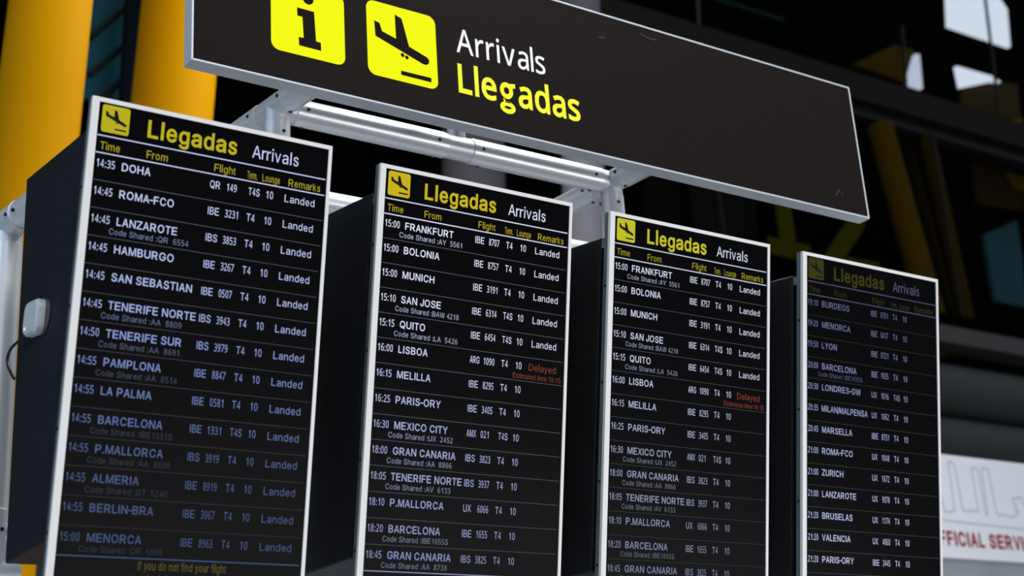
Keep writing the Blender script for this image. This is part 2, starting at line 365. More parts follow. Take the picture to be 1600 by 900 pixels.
def poly(bm, pts, place, mi=0):
    vs = [Vector(p) for p in pts]; n = len(vs)
    vo, eo, fo, *_ = delaunay_2d_cdt(vs, [(i, (i + 1) % n) for i in range(n)], [], 1, 1e-6)
    bv = [bm.verts.new(place(v.x, v.y)) for v in vo]
    for f in fo:
        q = bm.faces.new([bv[i] for i in f]); q.material_index = mi
def rounded(x0, x1, z0, z1, r, n=8):
    out = []
    for cx, cz, a in ((x1 - r, z1 - r, 0), (x0 + r, z1 - r, 90), (x0 + r, z0 + r, 180), (x1 - r, z0 + r, 270)):
        for k in range(n + 1):
            t = math.radians(a + 90 * k / n); out.append((cx + r * math.cos(t), cz + r * math.sin(t)))
    return out
# landing aeroplane of the pictogram, unit square, origin lower left
PLANE = [(0.125, 0.765), (0.195, 0.765), (0.245, 0.660), (0.435, 0.595), (0.435, 0.860), (0.530, 0.835), (0.625, 0.525),
         (0.865, 0.415), (0.905, 0.370), (0.895, 0.325), (0.850, 0.310), (0.800, 0.322), (0.135, 0.585)]
WHEELS = [(0.515, 0.405), (0.575, 0.385)]
RUNWAY = [(0.485, 0.185), (0.905, 0.185), (0.905, 0.125), (0.485, 0.125)]
def aeroplane(bm, x, z, w, h, place, mi=0):
    m = lambda p: [(x + a * w, z + b * h) for a, b in p]
    poly(bm, m(PLANE), place, mi); poly(bm, m(RUNWAY), place, mi)
    for a, b in WHEELS:
        poly(bm, [(x + (a + .026 * math.cos(t * math.pi / 7)) * w, z + (b + .026 * math.sin(t * math.pi / 7)) * h) for t in range(14)], place, mi)

# ------------------------------------------------------------------ materials
M_ALU = mat('brushed_aluminium_tube', (0.84, 0.86, 0.90, 1), 0.33, 0.42, noise=0.04, scale=60)
M_FIT = mat('cast_aluminium_fitting', (0.74, 0.76, 0.80, 1), 0.42, 0.45, noise=0.05, scale=80)
M_SCREW = mat('dark_hex_screw', (0.02, 0.02, 0.022, 1), 0.4, 0.6)
M_BEZEL = mat('white_bezel', (0.74, 0.73, 0.72, 1), 0.45, noise=0.03, scale=40)
M_CASE = mat('slate_casing', (0.10, 0.125, 0.15, 1), 0.5)
M_HOUSE = mat('black_sheet_steel', (0.014, 0.017, 0.022, 1), 0.55, spec=0.12)
M_RECESS = mat('black_recess', (0.004, 0.004, 0.005, 1), 0.7, spec=0.1)
M_SCREEN = mat('screen_glass', (0.0012, 0.0012, 0.0018, 1), 0.35, spec=0.035)
M_SIGNFACE = mat('sign_face_brown_black', (0.0115, 0.0080, 0.0070, 1), 0.6, spec=0.05, noise=0.10, scale=6)
M_SIGNEDGE = mat('sign_edge_aluminium', (0.62, 0.66, 0.72, 1), 0.45, 0.2)
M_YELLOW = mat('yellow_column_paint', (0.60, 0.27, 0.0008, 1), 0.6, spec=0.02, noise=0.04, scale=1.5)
M_STEEL = mat('zinc_bracket', (0.30, 0.31, 0.33, 1), 0.4, 0.7)

# fine perforation ribs of the housings
nt = M_HOUSE.node_tree; bs = nt.nodes['Principled BSDF']
tc = nt.nodes.new('ShaderNodeTexCoord'); wv = nt.nodes.new('ShaderNodeTexWave'); wv.bands_direction = 'Z'
wv.inputs['Scale'].default_value = 45; wv.inputs['Distortion'].default_value = 0.0
bp = nt.nodes.new('ShaderNodeBump'); bp.inputs['Strength'].default_value = 0.35; bp.inputs['Distance'].default_value = 0.002
nt.links.new(tc.outputs['Object'], wv.inputs['Vector']); nt.links.new(wv.outputs['Fac'], bp.inputs['Height'])
nt.links.new(bp.outputs['Normal'], bs.inputs['Normal'])

# ------------------------------------------------------------------ setting
def struct(name, bm, m, label=None):
    o = obj(name, bm, m); o['kind'] = 'structure'
    if label: o['label'] = label
    return o
bm = bmesh.new(); box(bm, -14, 30, -10, 17.5, -0.2, 0.0)
struct('floor', bm, mat('pale_terrazzo', (0.42, 0.42, 0.43, 1), 0.35, noise=0.12, scale=8))
M_BLACKGLASS = mat('dark_wall_panels', (0.0012, 0.0015, 0.0017, 1), 0.9, spec=0.01, noise=0.3, scale=0.4)
bm = bmesh.new(); box(bm, -14, 30, 16.9, 17.3, 0.0, 34.0)
struct('wall_back', bm, M_BLACKGLASS)
bm = bmesh.new(); box(bm, -13.0, 30, 15.6, 16.9, 0.0, 6.0)
struct('trim_1', bm, mat('grey_green_cladding', (0.022, 0.026, 0.025, 1), 0.7, noise=0.2, scale=2))

YB = 14.0                                   # distance of the gallery front
def long_box(name, px, pyt, pyb, x0, x1, y0, y1, m):
    """horizontal member whose top and bottom edges pass the two pixels"""
    zt = at(px, pyt, y0).z; zb = at(px, pyb, y0).z
    b = bmesh.new(); box(b, x0, x1, y0, y1, zb, zt)
    return struct(name, b, m)
M_BEAM = mat('brown_gallery_fascia', (0.016, 0.0125, 0.0118, 1), 0.7, spec=0.02, noise=0.2, scale=2)
long_box('trim_2', 1450, 148, 186, 4.0, 26, YB, YB + 0.5, mat('gallery_fascia_top', (0.024, 0.0205, 0.019, 1), 0.8, spec=0.02))
long_box('trim_3', 1450, 186, 206, 4.0, 26, YB + .12, YB + 0.6, M_BEAM)
long_box('trim_4', 1450, 203, 211, 4.0, 26, YB, YB + 0.15, mat('gallery_rail_grey', (0.022, 0.022, 0.022, 1), 0.6, spec=0.03))
long_box('trim_5', 1520, 516, 541, 4.0, 26, YB - 1, YB - 0.6, mat('lower_rail_grey', (0.050, 0.047, 0.046, 1), 0.6))
def duct(name, px, pyt, pyb, Y, col):
    a = at(px, pyt, Y); c = at(px, pyb, Y)
    r = (a - c).length / 2; zc = (a.z + c.z) / 2
    b = bmesh.new(); tube(b, (-6.0, Y, zc), (26, Y, zc), r, 48)
    o = obj(name, b, mat(name + '_paint', col, 0.65, spec=0.2), smooth=True)
    return o
d1 = duct('ventilation_duct', 1535, 583, 657, YB - 0.6, (0.060, 0.064, 0.064, 1))
tag(d1, 'upper of two thick dark grey horizontal ducts above the white sign', 'duct', 'dark grey ducts behind the displays')
d2 = duct('ventilation_duct', 1535, 664, 735, YB - 0.6, (0.050, 0.052, 0.053, 1))
tag(d2, 'lower dark grey horizontal duct just over the top edge of the white sign', 'duct', 'dark grey ducts behind the displays')

# glowing panes shaped to the bright sky patches, and panels, of the upper gallery
def panel(name, pts, Y, m, t=0.08, label=None):
    p = m.node_tree.nodes['Principled BSDF']; p.inputs['Specular IOR Level'].default_value = min(.03, p.inputs['Specular IOR Level'].default_value)
    b = bmesh.new(); prism(b, [at(x, y, Y) for x, y in pts], (0, t, 0))
    return struct(name, b, m, label)
M_SKY1 = emis('gallery_sky_glow', srgb(205, 216, 232), 1.0)
M_SKY2 = emis('lower_sky_glow', srgb(176, 186, 205), 1.0)
YG = YB + 0.9
panel('window_1', [(1481, -6), (1537, -6), (1541, 60), (1483, 40)], YG, M_SKY1, label='glowing pane standing in for bright sky in the upper gallery glass')
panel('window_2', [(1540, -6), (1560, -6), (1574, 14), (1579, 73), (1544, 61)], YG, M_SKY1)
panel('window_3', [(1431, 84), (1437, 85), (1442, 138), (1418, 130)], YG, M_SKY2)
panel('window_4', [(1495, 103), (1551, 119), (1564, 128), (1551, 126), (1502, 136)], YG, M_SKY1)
M_OCHRE = mat('ochre_ceiling_slats', (0.055, 0.033, 0.002, 1), 0.8, spec=0.02, noise=0.35, scale=3)
M_UMBER = mat('umber_panel', (0.042, 0.030, 0.011, 1), 0.8, spec=0.02, noise=0.3, scale=2)
panel('trim_6', [(1334, 100), (1398, 70), (1430, 78), (1414, 128), (1404, 124)], YG + .15, M_OCHRE)
panel('trim_7', [(1504, 139), (1552, 127), (1590, 131), (1597, 200), (1506, 172)], YG + .15, M_UMBER)
panel('trim_8', [(1584, 186), (1598, 184), (1598, 204), (1582, 200)], YG, mat('yellow_patch', (0.10, 0.06, 0.002, 1), 0.6))
M_MULL = mat('black_mullion', (0.002, 0.0022, 0.0025, 1), 0.5, spec=0.2)
def mullion(name, p, q, Y, r, m=M_MULL):
    b = bmesh.new(); tube(b, at(*p, Y), at(*q, Y), r, 16)
    o = obj(name, b, m, smooth=True); o['kind'] = 'structure'; return o
mullion('trim_9', (1536, -30), (1564, 200), YG - .2, 0.030)
mullion('trim_10', (1409, 40), (1417, 150), YG - .2, 0.028)
mullion('trim_11', (1088, -30), (1093, 60), YG - .2, 0.028, mat('grey_mullion', (0.010, 0.010, 0.011, 1), 0.5))
panel('trim_12', [(1100, -6), (1118, -6), (1232, 30), (1218, 32)], YG, mat('green_glass_edge', (0.004, 0.014, 0.013, 1), 0.5))

# level below the fascia
panel('window_5', [(1538, 366), (1589, 344), (1597, 400), (1604, 480), (1556, 470)], YB + .8, mat('teal_glass', (0.013, 0.062, 0.072, 1), 0.35, noise=0.2, scale=1.5))
panel('trim_13', [(1520, 252), (1600, 275), (1600, 330), (1528, 318)], YB + .8, mat('rust_panel', (0.030, 0.017, 0.005, 1), 0.7))
panel('trim_14', [(1574, 266), (1606, 272), (1606, 300), (1590, 294)], YB + .7, mat('yellow_panel', (0.10, 0.065, 0.001, 1), 0.6))
panel('trim_15', [(1078, 280), (1180, 296), (1186, 392), (1086, 380)], YB + .8, mat('olive_grey_panel', (0.0075, 0.0078, 0.0068, 1), 0.7))
panel('trim_16', [(1010, 270), (1062, 280), (1062, 380), (1000, 370)], YB + .85, mat('brown_panel', (0.0055, 0.0043, 0.0030, 1), 0.7))
mullion('trim_17', (1117, 260), (1136, 400), YB + .6, 0.030, mat('grey_post', (0.024, 0.024, 0.023, 1), 0.6, spec=0.03))

def strut(p, q, Y, wpx, m, label):
    a, c = at(*p, Y), at(*q, Y); d = (c - a).normalized(); c = a + d * (a.z / -d.z) if False else c
    r = wpx / 2 * depth((a + c) / 2) / F_PX
    b = bmesh.new(); tube(b, a, c, r, 32)
    return tag(obj('slanted_strut', b, m, smooth=True), label, 'strut', 'slanted struts of the gallery')
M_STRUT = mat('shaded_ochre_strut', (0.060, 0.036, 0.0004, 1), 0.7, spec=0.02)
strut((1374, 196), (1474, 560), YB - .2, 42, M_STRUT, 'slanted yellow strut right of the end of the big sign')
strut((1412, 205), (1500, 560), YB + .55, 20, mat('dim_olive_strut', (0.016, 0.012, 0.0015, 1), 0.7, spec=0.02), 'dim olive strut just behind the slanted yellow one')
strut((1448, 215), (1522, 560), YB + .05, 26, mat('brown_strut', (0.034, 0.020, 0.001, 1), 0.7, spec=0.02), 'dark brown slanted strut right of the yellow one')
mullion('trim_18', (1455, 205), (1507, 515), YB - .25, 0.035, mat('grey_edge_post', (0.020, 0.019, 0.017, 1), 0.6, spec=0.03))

# big olive number on the wall
bm = bmesh.new(); YN = YB - .5
o_ = at(1203, 396, YN); k_ = (at(1265, 408, YN) - o_).x / 1.0
pl = lambda x, z: Vector((o_.x + x, YN, o_.z + z))
hh = (at(1225, 240, YN) - at(1225, 396, YN)).z
dx = lambda a, b_: b_ and (at(b_, 400, YN) - at(a, 400, YN)).x
w1 = dx(1203, 1268)
poly(bm, [(0, 0), (w1, 0), (w1, .16 * hh), (.66 * w1, .16 * hh), (.66 * w1, hh), (.36 * w1, hh), (.02 * w1, .82 * hh), (.1 * w1, .70 * hh), (.30 * w1, .80 * hh), (.30 * w1, .16 * hh), (0, .16 * hh)], pl)
text(bm, '2', dx(1203, 1288), -0.02 * hh, hh, pl, width=dx(1288, 1372), font='S', bold=22)
ex = bmesh.ops.extrude_face_region(bm, geom=bm.faces[:])
bmesh.ops.translate(bm, vec=(0, 0.03, 0), verts=[v for v in ex['geom'] if isinstance(v, bmesh.types.BMVert)])
bmesh.ops.recalc_face_normals(bm, faces=bm.faces[:])
tag(obj('wall_numeral', bm, mat('olive_lettering', (0.038, 0.038, 0.0006, 1), 0.8, spec=0.01)), 'huge dim olive numeral 12 on the dark wall below the big sign', 'number')
bm = bmesh.new(); box(bm, at(1000, 380, YN + .1).x, at(1620, 380, YN + .1).x, YN + .06, YN + .12, at(1250, 470, YN).z, at(1250, 442, YN).z)
struct('trim_19', bm, M_BLACKGLASS)

# left background: teal glazing between the yellow columns
panel('window_6', [(120, -20), (208, -20), (196, 165), (120, 150)], YB, mat('teal_glazing', (0.016, 0.075, 0.095, 1), 0.35, noise=0.75, scale=0.9))
for i, (a, c) in enumerate([((140, 118), (206, 62)), ((140, 60), (206, 4)), ((150, 165), (206, 110))]):
    b = bmesh.new(); tube(b, at(*a, YB - .2), at(*c, YB - .2), 0.035, 12)
    o = obj('trim_%d' % (20 + i), b, M_MULL); o['kind'] = 'structure'
b = bmesh.new(); A, B = at(210, -40, YB - .4), at(196, 200, YB - .4); tube(b, A, B, 0.09, 16)
struct('trim_23', b, mat('blue_black_post', (0.004, 0.008, 0.012, 1), 0.7, spec=0.02))

# columns
def column(name, p, q, Y, wpx, m, label, cat='column', group=None):
    a, c = at(*p, Y), at(*q, Y); d = (a - c).normalized()
    r = wpx / 2 * depth((a + c) / 2) / F_PX
    foot = c + d * ((0 - c.z) / d.z); head = c + d * ((14 - c.z) / d.z)
    b = bmesh.new(); tube(b, foot, head, r, 64)
    bmesh.ops.bisect_plane(b, geom=b.verts[:] + b.edges[:] + b.faces[:], plane_co=(0, 0, 0), plane_no=(0, 0, -1), clear_outer=True)
    o = obj(name, b, m, smooth=True); return tag(o, label, cat, group)
column('slanted_column', (80, 0), (-20, 890), 8.5, 134, M_YELLOW, 'thick leaning yellow column left of the first display', group='yellow columns at the left')
column('slanted_column', (285, 0), (271, 150), 9.5, 124, M_YELLOW, 'yellow column half hidden by the left end of the big sign', group='yellow columns at the left')
M_GREYCOL = mat('pale_grey_column_paint', (0.16, 0.155, 0.175, 1), 0.7, spec=0.05)
column('round_column', (905, 5), (913, 350), 10.0, 66, M_GREYCOL, 'pale grey column behind the right tube post', group='grey columns')
column('round_column', (737, 5), (740, 285), 12.0, 96, mat('dim_grey_column_paint', (0.105, 0.098, 0.112, 1), 0.7, spec=0.05), 'dim grey column behind the middle of the cross tube', group='grey columns')

# white sign of the taxi rank
YT = 8.0
t = empty('service_sign', at(1540, 900, YT))
def loc_of(e): return Vector(e.location)
L = loc_of(t)
zt = at(1535, 717, YT).z; zb = at(1535, 875, YT).z; zl = at(1535, 820, YT).z
xl = at(1440, 790, YT).x; xr = at(1760, 790, YT).x
b = bmesh.new(); box(b, xl - L.x, xr - L.x, 0, 0.12, zb - L.z, zt - L.z, bevel=0.006)
obj('board', b, mat('white_sign_panel', (0.90, 0.91, 0.97, 1), 0.5), t)
P3 = lambda x, z: Vector((x - L.x, -0.004, z - L.z))
def line2(b, pts, w, mi=0):
    for (x0, z0), (x1, z1) in zip(pts, pts[1:]):
        d = Vector((x1 - x0, z1 - z0)); n = Vector((-d.y, d.x)).normalized() * w / 2
        e = d.normalized() * w / 2
        f = b.faces.new([b.verts.new(P3(*p)) for p in ((x0 - e.x + n.x, z0 - e.y + n.y), (x0 - e.x - n.x, z0 - e.y - n.y), (x1 + e.x - n.x, z1 + e.y - n.y), (x1 + e.x + n.x, z1 + e.y + n.y))])
def xz(px, py): p = at(px, py, YT); return (p.x, p.z)
sky = [(1468, 770), (1476, 799), (1480, 800), (1490, 799), (1491, 796), (1481, 724), (1483, 720), (1491, 728), (1504, 797), (1513, 800), (1516, 797), (1528, 800), (1528, 795), (1517, 733), (1519, 731), (1527, 733), (1540, 804), (1543, 803), (1533, 734), (1535, 731), (1543, 733), (1557, 803), (1563, 806), (1566, 804), (1580, 808), (1590, 804), (1591, 799), (1586, 797), (1588, 790), (1582, 786), (1582, 779), (1590, 778), (1594, 777), (1602, 792)]
b = bmesh.new(); line2(b, [xz(*p) for p in sky], 0.006); obj('skyline_drawing', b, mat('grey_line_ink', (0.30, 0.31, 0.35, 1), 0.6), t)
b = bmesh.new(); line2(b, [xz(1440, 809), xz(1650, 833)], 0.006); obj('rule_line', b, MATS['grey_line_ink'], t)
b = bmesh.new(); x0, z0 = xz(1455, 848); x1, _ = xz(1600, 866)
text(b, 'OFFICIAL SERVICE', xz(1452, 850)[0], xz(1500, 852.5)[1], (at(1500, 832, YT) - at(1500, 852.5, YT)).z, P3, bold=28, width=None, em=None)
lt = obj('lettering', b, mat('dark_red_letters', (0.36, 0.004, 0.035, 1), 0.5, spec=0.1), t)
# scale the words so that the visible part ends with V at the frame edge
b = bmesh.new(); box(b, xl - L.x + .02, xr - L.x, 0.03, 0.06, zb - 3.2 - L.z, zb - L.z)
obj('frosted_screen', b, mat('frosted_grey', (0.34, 0.36, 0.39, 1), 0.4, noise=0.25, scale=2), t)
b = bmesh.new(); box(b, xl - L.x, xl - L.x + .05, 0.0, 0.09, -L.z, zb - L.z); obj('leg', b, M_STEEL, t)
b = bmesh.new(); box(b, xr - L.x - .05, xr - L.x, 0.0, 0.09, -L.z, zb - L.z); obj('leg', b, M_STEEL, t)
t.location.z = 0
for c in t.children:
    for v in c.data.vertices: v.co.z += L.z
tag(t, 'white sign with grey skyline drawing and red OFFICIAL SERVICE lettering', 'sign')

# pale counter top far below the displays
zc = at(520, 896, 7.2).z
b = bmesh.new(); box(b, at(380, 896, 7.2).x, at(600, 896, 7.2).x, 7.2, 7.7, 0, zc, bevel=0.01)
tag(obj('service_kiosk', b, mat('pale_blue_kiosk', (0.62, 0.68, 0.80, 1), 0.5)), 'pale kiosk wall just visible between the first two displays', 'kiosk')
zc = at(915, 891, 7.6).z
b = bmesh.new(); box(b, at(800, 891, 7.6).x, at(945, 891, 7.6).x, 7.6, 8.0, 0, zc, bevel=0.01)
tag(obj('partition', b, mat('slate_partition', (0.055, 0.060, 0.075, 1), 0.6)), 'slate grey partition just visible below the third display housing', 'partition')

# ------------------------------------------------------------------ arrivals displays
TILT = 0.1845
H = 1.86 * U                        # height of a display frame
HD1, HD2, PITCH = 0.1455, 0.2125, 0.1060
FT = 0.045                          # thickness of the bezel (in display widths)
T1 = [('14:35', 'DOHA', 'QR', '149', 'T4S', '10', 'Landed', ''), ('14:45', 'ROMA-FCO', 'IBE', '3231', 'T4', '10', 'Landed', ''),
      ('14:45', 'LANZAROTE', 'IBS', '3853', 'T4', '10', 'Landed', 'QR  6554'), ('14:45', 'HAMBURGO', 'IBE', '3267', 'T4', '10', 'Landed', ''),
      ('14:45', 'SAN SEBASTIAN', 'IBE', '0507', 'T4', '10', 'Landed', ''), ('14:45', 'TENERIFE NORTE', 'IBS', '3943', 'T4', '10', 'Landed', 'AA  8809'),
      ('14:50', 'TENERIFE SUR', 'IBS', '3979', 'T4', '10', 'Landed', 'AA  8691'), ('14:55', 'PAMPLONA', 'IBE', '8847', 'T4', '10', 'Landed', 'AA  8514'),
      ('14:55', 'LA PALMA', 'IBE', '0581', 'T4', '10', 'Landed', ''), ('14:55', 'BARCELONA', 'IBE', '1331', 'T4S', '10', 'Landed', 'IBE1331S'),
      ('14:55', 'P.MALLORCA', 'IBS', '3919', 'T4', '10', 'Landed', 'AA  8690'), ('14:55', 'ALMERIA', 'IBE', '8919', 'T4', '10', 'Landed', 'BT  5240'),
      ('14:55', 'BERLIN-BRA', 'IBE', '3067', 'T4', '10', 'Landed', ''), ('15:00', 'MENORCA', 'IBE', '8963', 'T4', '10', 'Landed', 'QR  6888')]
T2 = [('15:00', 'FRANKFURT', 'IBE', '8707', 'T4', '10', 'Landed', 'AY  5561'), ('15:00', 'BOLONIA', 'IBE', '8757', 'T4', '10', 'Landed', ''),
      ('15:00', 'MUNICH', 'IBE', '3191', 'T4', '10', 'Landed', ''), ('15:10', 'SAN JOSE', 'IBE', '6314', 'T4S', '10', 'Landed', 'BAW 4218'),
      ('15:15', 'QUITO', 'IBE', '6454', 'T4S', '10', 'Landed', 'LA  5426'), ('16:00', 'LISBOA', 'ARG', '1090', 'T4', '10', 'Delayed', ''),
      ('16:15', 'MELILLA', 'IBE', '8295', 'T4', '10', '', ''), ('16:25', 'PARIS-ORY', 'IBE', '3405', 'T4', '10', '', ''),
      ('16:30', 'MEXICO CITY', 'AMX', '021', 'T4S', '10', '', 'UX  2452'), ('18:00', 'GRAN CANARIA', 'IBS', '3823', 'T4', '10', '', 'AA  8866'),
      ('18:05', 'TENERIFE NORTE', 'IBS', '3937', 'T4', '10', '', 'AV  6133'), ('18:10', 'P.MALLORCA', 'UX', '6066', 'T4', '10', '', ''),
      ('18:20', 'BARCELONA', 'IBE', '1655', 'T4', '10', '', 'IBE1655S'), ('18:45', 'GRAN CANARIA', 'IBS', '3825', 'T4', '10', '', 'AA  8738')]
T4 = [('19:10', 'BURDEOS', 'IBE', '8701', 'T4', '10', '', ''), ('19:20', 'MENORCA', 'IBE', '0417', 'T4', '10', '', ''),
      ('19:50', 'LYON', 'IBE', '8721', 'T4', '10', '', ''), ('20:00', 'BARCELONA', 'IBE', '1835', 'T4', '10', '', 'IBE1835S'),
      ('20:30', 'LONDRES-GW', 'UX', '1016', 'T4S', '10', '', ''), ('20:35', 'MILAN/MALPENSA', 'UX', '1062', 'T4', '10', '', ''),
      ('20:45', 'MARSELLA', 'IBE', '8751', 'T4', '10', '', ''), ('21:00', 'ROMA-FCO', 'UX', '1048', 'T4', '10', '', ''),
      ('21:00', 'ZURICH', 'UX', '1672', 'T4', '10', '', ''), ('21:00', 'LANZAROTE', 'UX', '9078', 'T4', '10', '', ''),
      ('21:20', 'BRUSELAS', 'UX', '1174', 'T4', '10', '', ''), ('21:20', 'VALENCIA', 'UX', '4060', 'T4', '10', '', ''),
      ('21:20', 'PARIS-ORY', 'IBE', '3445', 'T4', '10', '', '')]

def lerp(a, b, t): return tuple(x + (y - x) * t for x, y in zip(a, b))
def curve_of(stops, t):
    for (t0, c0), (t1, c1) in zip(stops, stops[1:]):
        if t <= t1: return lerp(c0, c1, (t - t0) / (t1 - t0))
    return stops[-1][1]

def make_display(origin, label, rows, txt, sub, yel, yel2, white, rule, footer=False):
    """origin: top left corner of the bezel front; txt/sub/rule: brightness stops down the screen, viewing-angle fade painted in"""
    nz = Vector((0, -math.sin(TILT), math.cos(TILT)))
    base = Vector(origin) + Vector((U / 2, 0, 0)) - nz * H
    t = empty('arrivals_display', base, (TILT, 0, 0))
    tag(t, label, 'display', 'arrivals displays')
    X = lambda u: (u - .5) * U
    Z = lambda v: H - v * U
    # bezel: four bars round the screen
    b = bmesh.new(); m = (0.0275, 0.0170, 0.0150, 0.030)
    outer = [(X(0), Z(0)), (X(1), Z(0)), (X(1), 0), (X(0), 0)]
    inner = [(X(m[0]), Z(m[1])), (X(1 - m[2]), Z(m[1])), (X(1 - m[2]), m[3] * U), (X(m[0]), m[3] * U)]
    for i in range(4):
        j = (i + 1) % 4
        prism(b, [Vector((p[0], 0, p[1])) for p in (outer[i], outer[j], inner[j], inner[i])], (0, 0.012, 0))
    bmesh.ops.remove_doubles(b, verts=b.verts[:], dist=1e-5)
    obj('bezel', b, M_BEZEL, t)
    # casing behind the bezel
    b = bmesh.new(); box(b, X(0) + .0005, X(1) - .0005, 0.012, FT * U, 0.0005, H - .0005)
    cs = obj('casing', b, M_CASE, t)
    for v in (0.35, 0.80, 1.25, 1.62):
        b = bmesh.new(); tube(b, (X(0) - .0015, 0.020, Z(v)), (X(0) + .004, 0.020, Z(v)), 0.0045, 12); obj('screw', b, M_SCREW, cs)
    b = bmesh.new(); box(b, X(.05), X(.95), FT * U, 0.088 * U, 0.17 * U, Z(0.135)); obj('recess', b, M_RECESS, t)
    # brackets tying the casing to the housing
    for v in (0.118, 0.60, 1.10, 1.58):
        b = bmesh.new()
        box(b, X(.014), X(.05), FT * U, 0.086 * U, Z(v + .004), Z(v))
        box(b, X(.014), X(.0165), FT * U + .004, 0.082 * U, Z(v + .045), Z(v))
        obj('bracket', b, M_STEEL if v < .2 else M_RECESS, t)
    # wedge housing: tilted front, upright back
    b = bmesh.new(); d0 = 0.086 * U
    side = [(d0, Z(0.112)), (0.872 * U, Z(0.139)), (0.580 * U, Z(1.735)), (d0, Z(1.650))]
    prism(b, [Vector((X(.010), y, z)) for y, z in side], (X(.99) - X(.010), 0, 0))
    bmesh.ops.bevel(b, geom=b.edges[:], offset=0.004, segments=1, affect='EDGES')
    hs = obj('housing', b, M_HOUSE, t)
    for v, y in ((0.20, .13), (0.33, .70), (1.60, .13), (1.2, .5)):
        b = bmesh.new(); tube(b, (X(.010) - .001, y * U, Z(v)), (X(.010) + .004, y * U, Z(v)), 0.0035, 10); obj('rivet', b, M_SCREW, hs)
    # screen
    b = bmesh.new(); box(b, X(m[0]) - .001, X(1 - m[2]) + .001, 0.0035, 0.0125, m[3] * U - .001, Z(m[1]) + .001)
    sc = obj('screen', b, M_SCREEN, t)
    P = lambda u, v: Vector((X(u), 0.0030, Z(v)))
    def place(x, z): return Vector((x, 0.0030, z))
    def T(b, s, u, v, cap, w=None, **k):
        text(b, s, X(u), Z(v), cap * U, place, width=(w * U if w else None), **k)
    n_ = lambda c: '_'.join('%d' % q for q in c)
    E = lambda c: emis('glow_' + n_([round(q) for q in c]), srgb(*c))
    # pictogram
    b = bmesh.new(); poly(b, rounded(X(.042), X(.149), Z(.1300), Z(.0235), .010 * U), place)
    pc = obj('pictogram', b, E(yel), sc)
    b = bmesh.new(); aeroplane(b, X(.042), Z(.130), .107 * U, .1065 * U, lambda x, z: Vector((x, 0.0025, z)))
    obj('aeroplane', b, mat('screen_black_ink', (0.003, 0.003, 0.004, 1), 0.5, spec=0.1), pc)
    b = bmesh.new(); T(b, 'Llegadas', .222, .1165, .0655, .366, bold=18); obj('heading', b, E(yel), sc)
    b = bmesh.new(); T(b, 'Arrivals', .6535, .1140, .0505, .2015, bold=3); obj('heading', b, E(white), sc)
    for s, u, w, c in (('Time', .0457, .076, .030), ('From', .2263, .084, .030), ('Flight', .5003, .089, .030), ('Term.', .6390, .043, .030), ('Lounge', .7037, .0755, .030), ('Remarks', .8173, .141, .030)):
        b = bmesh.new(); T(b, s, u, .1990 + (.003 if u > .6 else 0), c, w, bold=6); obj('column_title', b, E(yel2), sc)
    for v in (HD1, HD2):
        b = bmesh.new(); quad(b, X(.0315), X(.979), Z(v + .0024), Z(v - .0024), place); obj('rule', b, E(white), sc)
    n = len(rows)
    for i, (tm, city, al, num, term, lg, rem, code) in enumerate(rows):
        f = i / 13; v0 = HD2 + i * PITCH; vb = v0 + .515 * PITCH
        b = bmesh.new(); cap = .0300
        mats_ = [E(curve_of(txt, f)), E(curve_of(sub, f)), E(curve_of(rule, f))]  # fade from the oblique view of the panel is put into each row's glow
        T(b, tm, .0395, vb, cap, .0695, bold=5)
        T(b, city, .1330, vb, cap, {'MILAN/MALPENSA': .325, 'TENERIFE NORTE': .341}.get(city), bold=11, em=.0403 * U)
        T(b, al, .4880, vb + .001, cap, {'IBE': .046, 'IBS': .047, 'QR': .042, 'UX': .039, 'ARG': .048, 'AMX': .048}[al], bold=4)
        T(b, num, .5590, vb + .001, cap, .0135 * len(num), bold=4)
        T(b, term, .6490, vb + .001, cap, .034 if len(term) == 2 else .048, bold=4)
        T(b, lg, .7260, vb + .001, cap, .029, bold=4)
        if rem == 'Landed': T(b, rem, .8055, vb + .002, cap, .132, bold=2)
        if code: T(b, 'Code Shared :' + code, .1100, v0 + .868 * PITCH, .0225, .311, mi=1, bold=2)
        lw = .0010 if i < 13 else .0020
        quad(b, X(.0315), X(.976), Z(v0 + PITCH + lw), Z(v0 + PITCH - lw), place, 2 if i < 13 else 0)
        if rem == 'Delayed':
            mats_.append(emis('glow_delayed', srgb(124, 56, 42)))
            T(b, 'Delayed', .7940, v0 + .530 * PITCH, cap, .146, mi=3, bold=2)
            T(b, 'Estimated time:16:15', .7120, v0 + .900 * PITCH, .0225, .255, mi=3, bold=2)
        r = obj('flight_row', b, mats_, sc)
        r['label'] = 'flight row %s %s' % (tm, city)
    if footer:
        b = bmesh.new(); T(b, 'If you do not find your flight', .3330, 1.737, .030, .343, bold=9)
        T(b, 'contact the information', .2600, 1.785, .030, .300, bold=9); obj('notice', b, E((84, 78, 30)), sc)
    return t

